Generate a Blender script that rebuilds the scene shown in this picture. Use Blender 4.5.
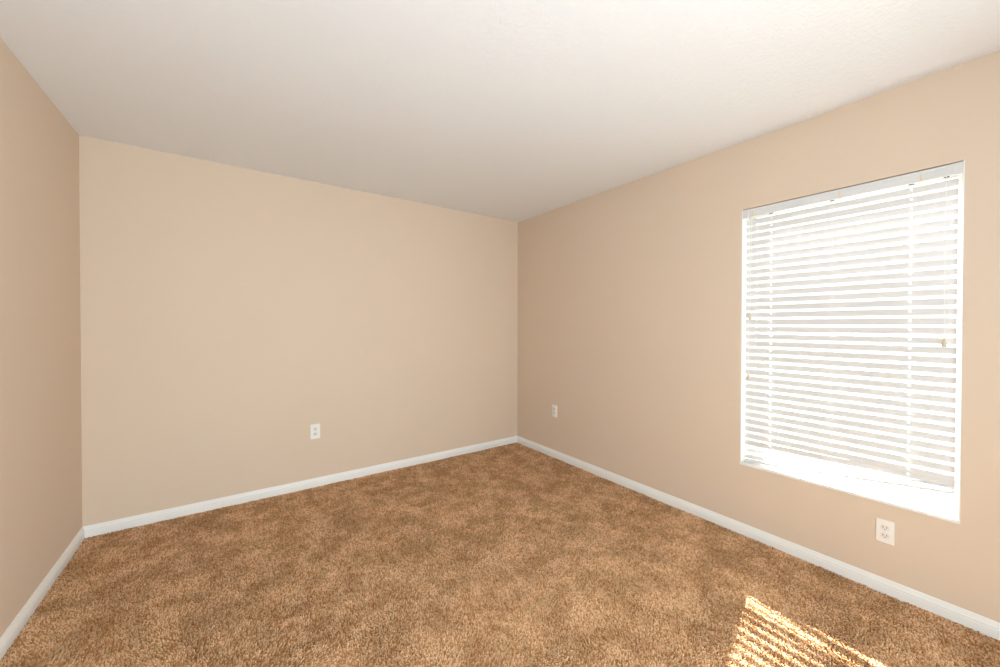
import bpy, bmesh, math, random
import numpy as np
from mathutils import Vector, Matrix

random.seed(7)
RNG = np.random.default_rng(7)
SC = bpy.context.scene
COL = SC.collection
for o in list(bpy.data.objects):
    bpy.data.objects.remove(o)

# ------------------------------------------------------------------ room size
XL, XR = -0.7458, 2.6033          # left wall, window wall
YB, YF = 3.3527, -1.25            # far wall, wall behind the camera
H = 2.44                          # ceiling height
WY1, WY2 = 1.0781, 0.1955         # window opening (far jamb, near jamb)
WZ1, WZ2 = 0.4329, 2.0192         # window opening (sill underside, head)
WT = 0.20                         # thickness of the outside wall
DX0, DX1, DZ = -0.10, 0.90, 2.03    # opening added behind the camera for the fill light

# ------------------------------------------------------------------ camera
cam_d = bpy.data.cameras.new('camera')
cam = bpy.data.objects.new('camera', cam_d)
COL.objects.link(cam)
cam_d.sensor_width = 36.0
cam_d.lens = 381.25 / 1000 * 36.0
cam_d.shift_y = -4.65 / 1000
cam_d.clip_start = 0.02
yaw, pitch, roll = 0.61417, 0.00943, 0.00189
r_ = Vector((math.cos(yaw), -math.sin(yaw), 0))
f_ = Vector((math.sin(yaw) * math.cos(pitch), math.cos(yaw) * math.cos(pitch), -math.sin(pitch)))
u_ = r_.cross(f_)
xc = r_ * math.cos(roll) + u_ * math.sin(roll)
yc = u_ * math.cos(roll) - r_ * math.sin(roll)
M3 = Matrix((xc, yc, -f_)).transposed()
cam.matrix_world = Matrix.Translation((0, 0, 1.2984)) @ M3.to_4x4()
SC.camera = cam

# ------------------------------------------------------------------ colour
SC.view_settings.view_transform = 'Standard'
SC.view_settings.look = 'None'
SC.view_settings.exposure = 0.0
SC.view_settings.gamma = 1.0
SC.view_settings.use_curve_mapping = False
SC.cycles.use_denoising = True
SC.cycles.max_bounces = 12
SC.cycles.diffuse_bounces = 8
SC.cycles.transparent_max_bounces = 16
SC.cycles.sample_clamp_indirect = 8.0

# ------------------------------------------------------------------ sky, sun, added fill lights
world = bpy.data.worlds.new('sky')
SC.world = world
world.use_nodes = True
bg = world.node_tree.nodes['Background']
bg.inputs['Color'].default_value = (1.0, 0.985, 0.96, 1)
bg.inputs['Strength'].default_value = 1.5

sun_d = bpy.data.lights.new('sun', 'SUN')
sun_d.energy = 50.0
sun_d.angle = math.radians(0.53)
sun_d.color = (1.0, 0.995, 0.985)
sun = bpy.data.objects.new('sun', sun_d)
COL.objects.link(sun)
sun.location = (8, 3, 7)
sun.rotation_euler = Vector((-1, -0.254, -0.79)).to_track_quat('-Z', 'Y').to_euler()


def area(name, loc, aim, sx, sy, power, color):
    d = bpy.data.lights.new(name, 'AREA')
    d.shape = 'RECTANGLE'
    d.size, d.size_y = sx, sy
    d.energy = power
    d.color = color
    o = bpy.data.objects.new(name, d)
    COL.objects.link(o)
    o.location = loc
    o.rotation_euler = (Vector(aim) - Vector(loc)).to_track_quat('-Z', 'Z').to_euler()
    return o


# unseen fill light, added in the opening behind the camera
area('opening_fill_light', ((DX0 + DX1) / 2, YF - 0.05, DZ / 2), ((DX0 + DX1) / 2, 3, DZ / 2), DX1 - DX0, DZ, 65, (0.66, 0.88, 1.0))
# two more unseen fills added to brighten the room, the second aimed at the ceiling
area('right_fill_light', (1.45, -1.05, 0.95), (-0.75, 0.60, 1.30), 0.5, 0.5, 43, (0.96, 0.97, 0.88))
area('bounce_fill_light', (0.10, -0.50, 0.60), (0.10, 0.30, 2.44), 0.4, 0.4, 12, (0.40, 0.60, 1.0))


# ------------------------------------------------------------------ materials
def mat(name, color, rough=0.6, bump=None, mottle=None, spec=0.3, metallic=0.0):
    """bump: list of (scale, strength, distance, kind); mottle: (scale, color2, factor)"""
    m = bpy.data.materials.new(name)
    m.use_nodes = True
    nt = m.node_tree
    n, l = nt.nodes, nt.links
    b = n['Principled BSDF']
    b.inputs['Base Color'].default_value = (*color, 1)
    b.inputs['Roughness'].default_value = rough
    b.inputs['Specular IOR Level'].default_value = spec
    b.inputs['Metallic'].default_value = metallic
    tc = n.new('ShaderNodeTexCoord')
    if mottle:
        t = n.new('ShaderNodeTexNoise')
        t.inputs['Scale'].default_value = mottle[0]
        t.inputs['Detail'].default_value = 4
        l.new(tc.outputs['Object'], t.inputs['Vector'])
        rp = n.new('ShaderNodeValToRGB')
        rp.color_ramp.elements[0].position = 0.35
        rp.color_ramp.elements[1].position = 0.65
        rp.color_ramp.elements[0].color = (*color, 1)
        rp.color_ramp.elements[1].color = (*mottle[1], 1)
        l.new(t.outputs['Fac'], rp.inputs['Fac'])
        l.new(rp.outputs['Color'], b.inputs['Base Color'])
    prev = None
    for (sc, st, di, kind) in (bump or []):
        if kind == 'noise':
            t = n.new('ShaderNodeTexNoise')
            t.inputs['Detail'].default_value = 3
            t.inputs['Scale'].default_value = sc
            out = t.outputs['Fac']
            l.new(tc.outputs['Object'], t.inputs['Vector'])
        else:                                   # flattened blobs of a knock-down finish
            t = n.new('ShaderNodeTexNoise')
            t.inputs['Detail'].default_value = 2
            t.inputs['Scale'].default_value = sc
            t.inputs['Distortion'].default_value = 1.2
            l.new(tc.outputs['Object'], t.inputs['Vector'])
            rp = n.new('ShaderNodeValToRGB')
            rp.color_ramp.elements[0].position = 0.46
            rp.color_ramp.elements[1].position = 0.56
            l.new(t.outputs['Fac'], rp.inputs['Fac'])
            out = rp.outputs['Color']
        bp = n.new('ShaderNodeBump')
        bp.inputs['Strength'].default_value = st
        bp.inputs['Distance'].default_value = di
        l.new(out, bp.inputs['Height'])
        if prev:
            l.new(prev.outputs['Normal'], bp.inputs['Normal'])
        prev = bp
    if prev:
        l.new(prev.outputs['Normal'], b.inputs['Normal'])
    return m


WALL_C = (0.685, 0.566, 0.450)
M_wall = mat('tan_wall_paint', WALL_C, 0.75, [(160, 0.12, 0.002, 'noise')], (1.6, tuple(c * 0.985 for c in WALL_C)), 0.25)
M_ceil = mat('white_textured_ceiling', (0.81, 0.815, 0.82), 0.9, [(38, 0.22, 0.003, 'knock'), (140, 0.12, 0.002, 'noise')], None, 0.1)
M_trim = mat('white_trim_paint', (0.82, 0.825, 0.815), 0.45, [(60, 0.03, 0.001, 'noise')])
M_sill = mat('white_marble_sill', (0.85, 0.84, 0.82), 0.3, None, (14, (0.78, 0.775, 0.765)))
M_vinyl = mat('white_window_vinyl', (0.84, 0.84, 0.83), 0.4, [(80, 0.02, 0.001, 'noise')])
M_slat = mat('white_blind_slat', (0.695, 0.695, 0.69), 0.5, [(90, 0.04, 0.001, 'noise')], (9, (0.685, 0.685, 0.68)))
M_head = mat('white_headrail', (0.68, 0.685, 0.69), 0.4, [(90, 0.03, 0.001, 'noise')])
M_cord = mat('white_cord', (0.80, 0.79, 0.76), 0.8, [(900, 0.4, 0.0005, 'noise')])
M_tassel = mat('cream_plastic_tassel', (0.62, 0.56, 0.44), 0.45, [(200, 0.05, 0.0005, 'noise')])
M_clip = mat('clear_yellowed_clip', (0.75, 0.62, 0.38), 0.3, [(200, 0.05, 0.0005, 'noise')])
M_plate = mat('white_outlet_plastic', (0.85, 0.835, 0.80), 0.35, [(120, 0.02, 0.0005, 'noise')])
M_recept = mat('off_white_receptacle', (0.76, 0.74, 0.70), 0.4, [(120, 0.02, 0.0005, 'noise')])
M_dark = mat('dark_slot', (0.05, 0.04, 0.035), 0.7, [(300, 0.05, 0.0005, 'noise')])
M_screw = mat('painted_screw', (0.66, 0.64, 0.60), 0.4, [(300, 0.05, 0.0005, 'noise')])
M_gap = mat('dark_gap_strip', (0.06, 0.045, 0.035), 0.9, [(300, 0.05, 0.0005, 'noise')])
M_ground = mat('pale_concrete', (0.20, 0.20, 0.17), 0.9, [(30, 0.3, 0.01, 'noise')], (3, (0.16, 0.17, 0.13)))
M_carpet_base = mat('carpet_backing', (0.30, 0.19, 0.11), 0.95, [(220, 0.5, 0.004, 'noise')])


def carpet_material():
    m = bpy.data.materials.new('brown_carpet_yarn')
    m.use_nodes = True
    n, l = m.node_tree.nodes, m.node_tree.links
    b = n['Principled BSDF']
    b.inputs['Roughness'].default_value = 0.9
    b.inputs['Specular IOR Level'].default_value = 0.1
    tc = n.new('ShaderNodeTexCoord')
    # yarn to yarn variation of the dye
    a = n.new('ShaderNodeAttribute')
    a.attribute_name = 'dye'
    ra = n.new('ShaderNodeValToRGB')
    ra.color_ramp.elements[0].position = 0.08
    ra.color_ramp.elements[0].color = (0.60, 0.295, 0.115, 1)
    ra.color_ramp.elements[1].position = 0.80
    ra.color_ramp.elements[1].color = (0.96, 0.69, 0.445, 1)
    l.new(a.outputs['Fac'], ra.inputs['Fac'])
    # broad patches: wear, plus shading of the pile's lay put into the colour
    c = n.new('ShaderNodeTexNoise')
    c.inputs['Scale'].default_value = 5.5
    c.inputs['Detail'].default_value = 5
    c.inputs['Roughness'].default_value = 0.72
    l.new(tc.outputs['Object'], c.inputs['Vector'])
    rc = n.new('ShaderNodeValToRGB')
    rc.color_ramp.elements[0].position = 0.42
    rc.color_ramp.elements[0].color = (0.72, 0.66, 0.59, 1)
    rc.color_ramp.elements[1].position = 0.58
    rc.color_ramp.elements[1].color = (1.0, 1.0, 1.0, 1)
    l.new(c.outputs['Fac'], rc.inputs['Fac'])
    mx = n.new('ShaderNodeMix')
    mx.data_type = 'RGBA'
    mx.blend_type = 'MULTIPLY'
    mx.inputs['Factor'].default_value = 1.0
    l.new(ra.outputs['Color'], mx.inputs['A'])
    l.new(rc.outputs['Color'], mx.inputs['B'])
    l.new(mx.outputs['Result'], b.inputs['Base Color'])
    tr = n.new('ShaderNodeBsdfTranslucent')           # loose fibre lets light through
    l.new(mx.outputs['Result'], tr.inputs['Color'])
    ms = n.new('ShaderNodeMixShader')
    ms.inputs['Fac'].default_value = 0.12
    l.new(b.outputs['BSDF'], ms.inputs[1])
    l.new(tr.outputs['BSDF'], ms.inputs[2])
    l.new(ms.outputs['Shader'], n['Material Output'].inputs['Surface'])
    return m


M_carpet = carpet_material()


def glass_material():
    m = bpy.data.materials.new('window_glass')
    m.use_nodes = True
    n, l = m.node_tree.nodes, m.node_tree.links
    n.remove(n['Principled BSDF'])
    out = n['Material Output']
    t = n.new('ShaderNodeBsdfTransparent')
    t.inputs['Color'].default_value = (0.96, 0.975, 0.97, 1)
    g = n.new('ShaderNodeBsdfGlossy')
    g.inputs['Roughness'].default_value = 0.02
    mx = n.new('ShaderNodeMixShader')
    mx.inputs['Fac'].default_value = 0.05
    l.new(t.outputs['BSDF'], mx.inputs[1])
    l.new(g.outputs['BSDF'], mx.inputs[2])
    l.new(mx.outputs['Shader'], out.inputs['Surface'])
    return m


M_glass = glass_material()


# ------------------------------------------------------------------ mesh helpers
def box(bm, lo, hi):
    x0, y0, z0 = lo
    x1, y1, z1 = hi
    v = [bm.verts.new(p) for p in ((x0, y0, z0), (x1, y0, z0), (x1, y1, z0), (x0, y1, z0),
                                   (x0, y0, z1), (x1, y0, z1), (x1, y1, z1), (x0, y1, z1))]
    for f in ((0, 3, 2, 1), (4, 5, 6, 7), (0, 1, 5, 4), (1, 2, 6, 5), (2, 3, 7, 6), (3, 0, 4, 7)):
        bm.faces.new([v[i] for i in f])
    return v


def prism(bm, prof, fn0, fn1):
    """a closed profile carried from one end to the other by two mapping functions"""
    a = [bm.verts.new(fn0(*p)) for p in prof]
    b = [bm.verts.new(fn1(*p)) for p in prof]
    k = len(prof)
    for i in range(k):
        j = (i + 1) % k
        bm.faces.new((a[i], a[j], b[j], b[i]))
    bm.faces.new(a[::-1])
    bm.faces.new(b)


def tube(bm, pts, rad, n=8):
    rings = []
    for i, p in enumerate(pts):
        p = Vector(p)
        q = Vector(pts[min(i + 1, len(pts) - 1)]) - Vector(pts[max(i - 1, 0)])
        q.normalize()
        s = q.orthogonal().normalized()
        t = q.cross(s)
        R = rad[i] if isinstance(rad, (list, tuple)) else rad
        rings.append([bm.verts.new(p + (s * math.cos(2 * math.pi * k / n) + t * math.sin(2 * math.pi * k / n)) * R) for k in range(n)])
    for a, b in zip(rings, rings[1:]):
        for k in range(n):
            bm.faces.new((a[k], a[(k + 1) % n], b[(k + 1) % n], b[k]))
    bm.faces.new(rings[0][::-1])
    bm.faces.new(rings[-1])


def lathe_z(bm, prof, c, n=14):
    """prof: (radius, z) from top to bottom about a vertical axis through c"""
    rings = [[bm.verts.new((c[0] + r * math.cos(2 * math.pi * k / n), c[1] + r * math.sin(2 * math.pi * k / n), c[2] + z)) for k in range(n)] for r, z in prof]
    for a, b in zip(rings, rings[1:]):
        for k in range(n):
            bm.faces.new((a[k], a[(k + 1) % n], b[(k + 1) % n], b[k]))
    bm.faces.new(rings[0][::-1])
    bm.faces.new(rings[-1])


def link(name, bm, m, parent=None, bevel=0.0, smooth=False):
    bmesh.ops.recalc_face_normals(bm, faces=bm.faces[:])
    if bevel:
        bmesh.ops.bevel(bm, geom=bm.edges[:], offset=bevel, segments=2, affect='EDGES', profile=0.5)
    me = bpy.data.meshes.new(name)
    bm.to_mesh(me)
    bm.free()
    me.materials.append(m)
    if smooth:
        for p in me.polygons:
            p.use_smooth = True
    o = bpy.data.objects.new(name, me)
    COL.objects.link(o)
    if parent:
        o.parent = parent
    return o


def boxes(*bb):
    bm = bmesh.new()
    for lo, hi in bb:
        box(bm, lo, hi)
    return bm


def thing(name, label, cat, loc=(0, 0, 0), group=None):
    o = bpy.data.objects.new(name, None)
    COL.objects.link(o)
    o.location = loc
    o.empty_display_size = 0.05
    o['label'], o['category'] = label, cat
    if group:
        o['group'] = group
    return o


def struct(name, bm, m, label, cat, **k):
    o = link(name, bm, m, **k)
    o['kind'], o['label'], o['category'] = 'structure', label, cat
    return o


# ------------------------------------------------------------------ room shell
FZ = -0.012                                     # backing under the pile
struct('floor', boxes(((XL - .1, YF - .1, FZ - .10), (XR + WT, YB + .1, FZ))), M_carpet_base, 'floor under the brown wall-to-wall carpet', 'floor')
struct('ceiling', boxes(((XL - .1, YF - .1, H), (XR + WT, YB + .1, H + .12))), M_ceil, 'white textured flat ceiling', 'ceiling')
struct('wall_left', boxes(((XL - .1, YF - .1, FZ - .1), (XL, YB + .1, H))), M_wall, 'tan painted wall at the left edge', 'wall')
struct('wall_back', boxes(((XL, YB, FZ - .1), (XR, YB + .1, H))), M_wall, 'tan painted far wall with one outlet', 'wall')
struct('wall_right', boxes(((XR, WY1, FZ - .1), (XR + WT, YB + .1, H)), ((XR, YF - .1, FZ - .1), (XR + WT, WY2, H)),
                           ((XR, WY2, FZ - .1), (XR + WT, WY1, WZ1)), ((XR, WY2, WZ2), (XR + WT, WY1, H))), M_wall,
       'tan painted wall with the window', 'wall')
struct('wall_front', boxes(((XL, YF - .1, FZ - .1), (DX0, YF, H)), ((DX1, YF - .1, FZ - .1), (XR, YF, H)), ((DX0, YF - .1, DZ), (DX1, YF, H))), M_wall,
       'tan painted wall behind the viewer with an opening added for the fill light', 'wall')
struct('ground', boxes(((XR + WT, -25, -.35), (XR + 40, 25, -.25))), M_ground, 'pale ground outside the window', 'ground')

# baseboards: a moulded profile (depth from the wall, height)
BT, BH = 0.0125, 0.067
PROF = [(0, FZ), (BT, FZ), (BT, 0.034), (BT - .0018, 0.0355), (BT - .0018, 0.0385), (BT - .0005, 0.040), (BT - .0012, 0.046),
        (BT - .0042, 0.0505), (BT - .0042, 0.0535), (BT - .0055, 0.0555), (BT - .0075, 0.062), (BT - .0085, 0.0655), (BT - .0100, BH), (0, BH)]


def base_y(name, x, s, y0, y1, label):          # along y, standing out from x in direction s, mitred at y1
    bm = bmesh.new()
    prism(bm, PROF, lambda d, z: (x + s * d, y0, z), lambda d, z: (x + s * d, y1 - d, z))
    return struct(name, bm, M_trim, label, 'baseboard')


base_y('baseboard_left', XL, 1, YF, YB, 'white moulded baseboard along the left wall')
base_y('baseboard_right', XR, -1, YF, YB, 'white moulded baseboard along the window wall')
bm = bmesh.new()
prism(bm, PROF, lambda d, z: (XL + d, YB - d, z), lambda d, z: (XR - d, YB - d, z))
struct('baseboard_back', bm, M_trim, 'white moulded baseboard along the far wall', 'baseboard')

# ------------------------------------------------------------------ window: frame, two sashes, panes, sill
SILL_T = 0.446
w = thing('window_1', 'white single-hung window in the right-hand wall behind the blind', 'window', (XR + .12, (WY1 + WY2) / 2, WZ1))
w['kind'] = 'structure'
W0 = Vector(w.location)


def rel(bb, o):
    return [((Vector(a) - o)[:], (Vector(b) - o)[:]) for a, b in bb]


def ring(x0, x1, ya, yb, z0, z1, t, tb=None, tn=None):
    tb, tn = tb or t, tn or t
    return [((x0, ya, z0), (x1, ya + tn, z1)), ((x0, yb - t, z0), (x1, yb, z1)), ((x0, ya + tn, z0), (x1, yb - t, z0 + tb)), ((x0, ya + tn, z1 - t), (x1, yb - t, z1))]


FX = XR + .092
ya, yb = WY2, WY1
link('window_frame', boxes(*rel(ring(FX, FX + .085, ya, yb, SILL_T - .012, WZ2, .044, None, .020), W0)), M_vinyl, w)
zm = 1.235
low = ring(FX + .006, FX + .036, ya + .020, yb - .044, SILL_T + .022, zm + .022, .054, .034, .028)
upp = ring(FX + .040, FX + .070, ya + .020, yb - .044, zm - .022, WZ2 - .044, .054, None, .028)
s1 = link('lower_sash', boxes(*rel(low, W0)), M_vinyl, w)
s2 = link('upper_sash', boxes(*rel(upp, W0)), M_vinyl, w)
link('window_pane', boxes(*rel([((FX + .019, ya + .042, SILL_T + .050), (FX + .023, yb - .092, zm - .015))], W0)), M_glass, s1)
link('window_pane', boxes(*rel([((FX + .053, ya + .042, zm + .015), (FX + .057, yb - .092, WZ2 - .092))], W0)), M_glass, s2)
# sill slab, its front edge a little uneven with caulk
bm = bmesh.new()
prof = [(XR - .006, WZ1), (XR + .092, WZ1), (XR + .092, SILL_T), (XR - .003, SILL_T), (XR - .006, SILL_T - .003)]
prism(bm, prof, lambda x, z: Vector((x, ya + .0005, z)) - W0, lambda x, z: Vector((x, yb - .0005, z)) - W0)
link('window_sill', bm, M_sill, w)
# white-painted inner linings of the recess
for nm, bb in (('trim_1', ((XR + .0005, yb - .004, SILL_T), (FX, yb, WZ2))), ('trim_2', ((XR + .0005, ya, SILL_T), (FX, ya + .004, WZ2)))):
    struct(nm, boxes(bb), M_trim, 'white lining of the window recess, ' + ('far' if nm == 'trim_1' else 'near') + ' side', 'trim')

# ------------------------------------------------------------------ window blind
BX = XR + .034                                   # plane of the slats
SY0, SY1 = 0.2145, 1.066                          # near end, far end
BO = Vector((BX, (SY0 + SY1) / 2, 1.96))
blind = thing('window_blind', 'white horizontal slat blind hanging in the window, bottom rail sloping', 'blind', BO)


def P(x, y, z):
    return Vector((x, y, z)) - BO


LAD = (0.930, 0.648, 0.358)                       # the three ladders
HOLE_W = 0.008
SW, CR = 0.0300, 0.0007   # slat width, tilt (room edge up), crown


def slat(za, zb, tilt, width=SW):
    """one crowned slat from its near end (za) to its far end (zb) with three routed holes"""
    bm = bmesh.new()
    th = 0.0004
    K = 6
    cs = [(-.5 + i / K) for i in range(K + 1)]
    ys = [SY0]
    for y in sorted(LAD):
        ys += [y - HOLE_W / 2, y + HOLE_W / 2]
    ys.append(SY1)
    top, bot = [], []
    for y in ys:
        z0 = za + (zb - za) * (y - SY0) / (SY1 - SY0)
        rt, rb = [], []
        for c in cs:
            a = c * width
            h = CR * (1 - 4 * c * c)
            for lst, off in ((rt, h + th), (rb, h - th)):
                # a runs from the outer edge (-) to the room edge (+); the room edge is up
                dx = -a * math.cos(tilt) + off * math.sin(tilt)
                dz = a * math.sin(tilt) + off * math.cos(tilt)
                lst.append(bm.verts.new(P(BX + dx, y, z0 + dz)))
        top.append(rt)
        bot.append(rb)
    hole = {(2 * i + 1, c) for i in (0, 2) for c in (3, 4)}
    solid = {(i, c) for i in range(len(ys) - 1) for c in range(K)} - hole
    for (i, c) in solid:
        bm.faces.new((top[i][c], top[i][c + 1], top[i + 1][c + 1], top[i + 1][c]))
        bm.faces.new((bot[i][c], bot[i + 1][c], bot[i + 1][c + 1], bot[i][c + 1]))
        for (di, dc, e) in ((-1, 0, ((i, c), (i, c + 1))), (1, 0, ((i + 1, c), (i + 1, c + 1))), (0, -1, ((i, c), (i + 1, c))), (0, 1, ((i, c + 1), (i + 1, c + 1)))):
            if (i + di, c + dc) not in solid:
                (p, q), (r, s) = e
                bm.faces.new((top[p][q], top[r][s], bot[r][s], bot[p][q]))
    return link('slat', bm, M_slat, blind, smooth=False)


PITCH = 0.0442
ZTOP = 1.939
RAIL0, RAIL1 = 0.5550, 0.4525                     # centre of the bottom rail, near and far end
ZS = []
k = 0
while True:
    z = ZTOP - PITCH * k
    if z < RAIL1 + .010:
        break
    ZS.append(z)
    k += 1
N = len(ZS)
for i, z in enumerate(ZS):
    left = N - 1 - i                              # slats still below this one
    zn = max(z, RAIL0 + .0120 + .013 * left)
    t = math.radians(76 + 20 * min(1.0, max(0.0, (1.75 - z) / 0.8)))   # hangs a little steeper lower down
    if zn > z:
        t = math.radians((-24, -24, 85)[min(left, 2)])   # the last slats lie on the rail
    slat(zn, z, t)

# bottom rail, ladders and cords
bm = bmesh.new()
rp = [(-.0095, -.006), (.0095, -.006), (.0115, -.004), (.0115, .004), (.0095, .006), (-.0095, .006), (-.0115, .004), (-.0115, -.004)]
prism(bm, rp, lambda a, b: P(BX + a, SY0, RAIL0 + b), lambda a, b: P(BX + a, SY1, RAIL1 + b))
link('bottom_rail', bm, M_slat, blind)
for y in LAD:
    zr = RAIL0 + (RAIL1 - RAIL0) * (y - SY0) / (SY1 - SY0)
    bm = bmesh.new()
    for dx in (-.0125, .0125):
        tube(bm, [P(BX + dx, y + .0045, 1.972), P(BX + dx, y + .0045, zr + .006)], .0004, 6)
        tube(bm, [P(BX + dx, y - .0045, 1.972), P(BX + dx, y - .0045, zr + .006)], .0004, 6)
    link('ladder_cord', bm, M_cord, blind)

# headrail and its valance with returned ends
link('headrail', boxes((P(BX - .020, ya + .012, 1.976)[:], P(BX + .024, yb - .012, 2.0135)[:])), M_head, blind)
bm = bmesh.new()
VZ0, VZ1 = 1.966, 2.0145
vp = [(XR + .0095, VZ0), (XR + .0095, VZ1), (XR + .003, VZ1), (XR + .0015, VZ1 - .006), (XR + .003, VZ1 - .012), (XR + .003, VZ0 + .012), (XR + .0015, VZ0 + .006), (XR + .003, VZ0)]
prism(bm, vp, lambda x, z: P(x, ya + .0045, z), lambda x, z: P(x, yb - .0045, z))
val = link('valance', bm, M_head, blind)
for y0 in (ya + .0045, yb - .0345):
    link('valance_end', boxes((P(XR - .001, y0, VZ0 - .001)[:], P(XR + .0035, y0 + .030, VZ1 + .0002)[:])), M_head, val, bevel=.001)
for y in (0.323, 0.612, 1.017):
    bm = boxes((P(XR - .0012, y - .006, VZ0 - .0015)[:], P(XR + .004, y + .006, VZ0 + .004)[:]), (P(XR - .0012, y - .0025, VZ0 + .0035)[:], P(XR + .003, y + .0025, VZ0 + .030)[:]))
    link('valance_clip', bm, M_clip, val)
for y in LAD + (0.249,):
    link('cord_guide', boxes((P(BX - .018, y - .008, 1.9655)[:], P(BX - .006, y + .008, 1.977)[:])), M_dark, blind)


def pull(name, pts, tz, label=None):
    bm = bmesh.new()
    tube(bm, [P(*p) for p in pts], .0009, 6)
    c = link(name, bm, M_cord, blind)
    x, y, z = pts[-1]
    bm = bmesh.new()
    lathe_z(bm, [(.0026, .015), (.0046, .013), (.0060, .004), (.0082, -.013), (.0088, -.019), (.0072, -.022)], P(x, y, tz), 14)
    t = link('tassel', bm, M_tassel, c, smooth=True)
    t['label'] = 'cream cord tassel'


CXX = XR + .010
pull('tilt_cord', [(CXX + .004, 1.029, 1.970), (CXX, 1.030, 1.7), (CXX, 1.033, 1.369)], 1.358)
pull('tilt_cord', [(CXX + .004, 1.041, 1.970), (CXX - .001, 1.041, 1.5), (CXX - .001, 1.039, 0.999)], 0.988)
pull('lift_cord', [(CXX + .004, 0.249, 1.970), (CXX, 0.249, 1.7), (CXX, 0.249, 1.240)], 1.227)

# ------------------------------------------------------------------ outlets


def outlet(label, loc, rz, w=.035, h=.057):
    """modelled facing -y about the plate centre"""
    t = thing('wall_outlet', label, 'outlet', loc, 'wall outlets')
    t.rotation_euler = (0, 0, rz)
    bm = boxes(((-w, -.0055, -h), (w, 0, h)))
    bmesh.ops.recalc_face_normals(bm, faces=bm.faces[:])
    fr = [e for e in bm.edges if all(abs(v.co.y + .0055) < 1e-6 for v in e.verts)]
    bmesh.ops.bevel(bm, geom=fr, offset=.003, segments=3, affect='EDGES', profile=.6)
    pl_ = link('cover_plate', bm, M_plate, t)
    bm = bmesh.new()
    bmesh.ops.create_cone(bm, segments=14, cap_ends=True, radius1=.0032, radius2=.0026, depth=.0014, matrix=Matrix.Translation((0, -.006, 0)) @ Matrix.Rotation(math.pi / 2, 4, 'X'))
    link('screw', bm, M_screw, pl_)
    for s in (1, -1):
        bm = bmesh.new()
        n = 28
        pr = []
        for k in range(n):                        # round face cut flat above and below
            a = 2 * math.pi * k / n
            pr.append((.0172 * math.cos(a), max(-.0140, min(.0140, .0172 * math.sin(a)))))
        prism(bm, pr, lambda a, b: (a, -.0045, b + s * .0195), lambda a, b: (a * .96, -.0072, b * .96 + s * .0195))
        r = link('receptacle', bm, M_recept, t)
        for dx, h in ((-.0064, .0048), (.0064, .0040)):
            link('slot', boxes(((dx - .0013, -.0074, s * .0195 + .0035 - h), (dx + .0013, -.0068, s * .0195 + .0035 + h))), M_dark, r)
        bm = bmesh.new()
        gp = [(.0024 * math.cos(a), .0024 * math.sin(a)) for a in [math.pi * k / 8 for k in range(8, 17)]] + [(.0024, .0016), (-.0024, .0016)]
        prism(bm, gp, lambda a, b: (a, -.0068, b + s * .0195 - .0072), lambda a, b: (a, -.0074, b + s * .0195 - .0072))
        link('ground_hole', bm, M_dark, r)
    return t


outlet('white duplex outlet on the far wall above the baseboard', (0.549, YB, 0.4425), 0, .0355, .0585)
outlet('white duplex outlet on the window wall close to the room corner', (XR, 2.755, 0.4535), -math.pi / 2)
outlet('white duplex outlet on the wall right below the window', (XR, 0.4285, 0.2960), -math.pi / 2, .032, .0555)


# ------------------------------------------------------------------ carpet pile
def smooth_noise(x, y, cell, seed):
    g = np.random.default_rng(seed)
    T = g.standard_normal((256, 256))
    u, v = x / cell + 40, y / cell + 40
    i, j = np.floor(u).astype(int), np.floor(v).astype(int)
    fu, fv = u - i, v - j
    fu, fv = fu * fu * (3 - 2 * fu), fv * fv * (3 - 2 * fv)
    t = lambda a, b: T[a % 256, b % 256]
    return (t(i, j) * (1 - fu) + t(i + 1, j) * fu) * (1 - fv) + (t(i, j + 1) * (1 - fu) + t(i + 1, j + 1) * fu) * fv


def tufts(x0, x1, y0, y1, sp):
    gx, gy = np.meshgrid(np.arange(x0, x1, sp), np.arange(y0, y1, sp))
    x = gx.ravel() + RNG.uniform(-.5, .5, gx.size) * sp
    y = gy.ravel() + RNG.uniform(-.5, .5, gx.size) * sp
    return x, y


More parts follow.
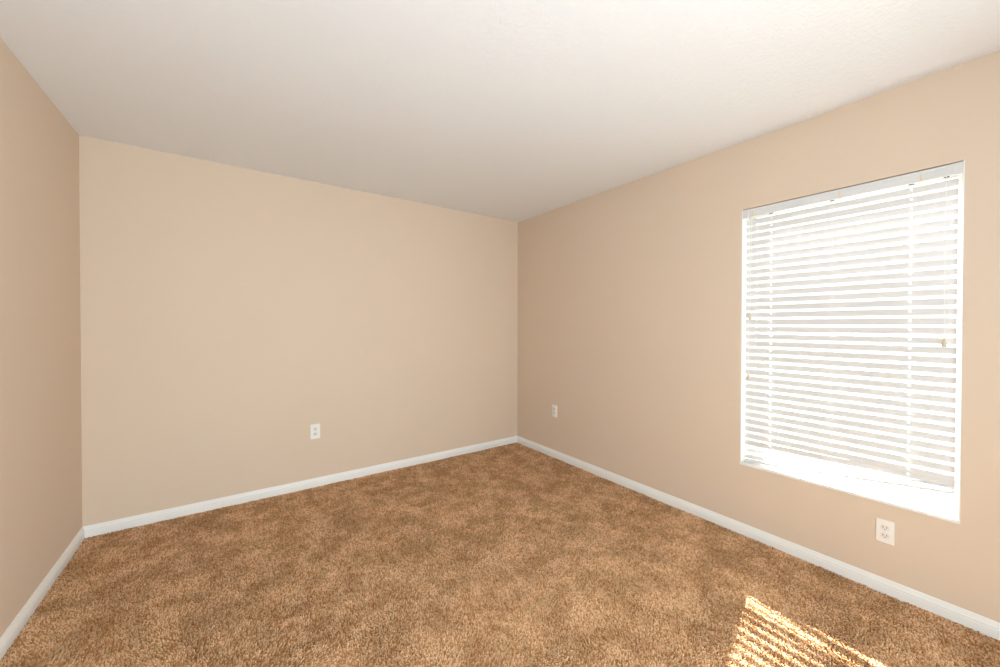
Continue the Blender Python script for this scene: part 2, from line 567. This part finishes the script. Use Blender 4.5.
def carpet():
    m = 0.003
    xs, ys = [], []
    for (x0, x1, y0, y1, sp) in ((XL, XR, -0.35, 1.6, .0056), (XL, XR, 1.6, YB, .0066)):
        a, b = tufts(x0, x1, y0, y1, sp)
        xs.append(a)
        ys.append(b)
    x, y = np.concatenate(xs), np.concatenate(ys)
    # leave out what lies behind the viewer
    fwd = x * math.sin(yaw) + y * math.cos(yaw)
    rt = x * math.cos(yaw) - y * math.sin(yaw)
    ok = (fwd > .45) & (np.abs(rt) < fwd * 1.34 + .55)
    ok &= (x > XL + BT + m) & (x < XR - BT - m) & (y < YB - BT - m)
    x, y = x[ok], y[ok]
    n = x.size
    # lay of the pile: slow swirls, broken up by scuffs
    lx = .9 * smooth_noise(x, y, .26, 1) + .7 * smooth_noise(x, y, .11, 2) + .4 * smooth_noise(x, y, .04, 5)
    ly = .9 * smooth_noise(x, y, .26, 3) + .7 * smooth_noise(x, y, .11, 4) + .4 * smooth_noise(x, y, .04, 6)
    L = np.sqrt(lx * lx + ly * ly) + 1e-6
    amp = np.minimum(L, 1.6) / L * .0034
    lx, ly = lx * amp + RNG.normal(0, .0022, n), ly * amp + RNG.normal(0, .0022, n)
    hgt = .0135 + RNG.normal(0, .0013, n)
    ang = RNG.uniform(0, 2 * math.pi, n)
    rad = RNG.uniform(.0023, .0034, n)
    S, R = 4, 3                                   # sides, rings
    prof = ((0.30, 1.0), (.78, 1.15), (1.0, .78))
    V = np.empty((n, R, S, 3), np.float32)
    for r, (h, w_) in enumerate(prof):
        bend = h ** 1.6
        for s in range(S):
            a = ang + 2 * math.pi * s / S + h * 1.4
            V[:, r, s, 0] = x + lx * bend + np.cos(a) * rad * w_
            V[:, r, s, 1] = y + ly * bend + np.sin(a) * rad * w_
            V[:, r, s, 2] = FZ + hgt * h * (1 - .25 * (lx * lx + ly * ly) / .0135 ** 2)
    # keep the yarns off the baseboards
    V[..., 0] = np.clip(V[..., 0], XL + BT + .0004, XR - BT - .0004)
    V[..., 1] = np.minimum(V[..., 1], YB - BT - .0004)
    q = []
    for r in range(R - 1):
        for s in range(S):
            t = (s + 1) % S
            q.append((r * S + s, r * S + t, (r + 1) * S + t, (r + 1) * S + s))
    q.append(tuple((R - 1) * S + s for s in range(S)))
    q = np.array(q, np.int32)
    F = (q[None] + (np.arange(n, dtype=np.int32) * R * S)[:, None, None]).reshape(-1, 4)
    me = bpy.data.meshes.new('carpet_pile')
    me.vertices.add(n * R * S)
    me.vertices.foreach_set('co', V.ravel())
    me.loops.add(F.size)
    me.loops.foreach_set('vertex_index', F.ravel())
    me.polygons.add(len(F))
    me.polygons.foreach_set('loop_start', np.arange(0, F.size, 4, dtype=np.int32))
    me.polygons.foreach_set('use_smooth', np.ones(len(F), bool))
    dye = me.attributes.new('dye', 'FLOAT', 'POINT')
    dye.data.foreach_set('value', np.repeat(RNG.uniform(0, 1, n), R * S).astype(np.float32))
    me.update(calc_edges=True)
    me.materials.append(M_carpet)
    o = bpy.data.objects.new('carpet_pile', me)
    COL.objects.link(o)
    o['kind'], o['label'], o['category'] = 'stuff', 'brown cut-pile carpet covering the whole floor', 'carpet'


carpet()
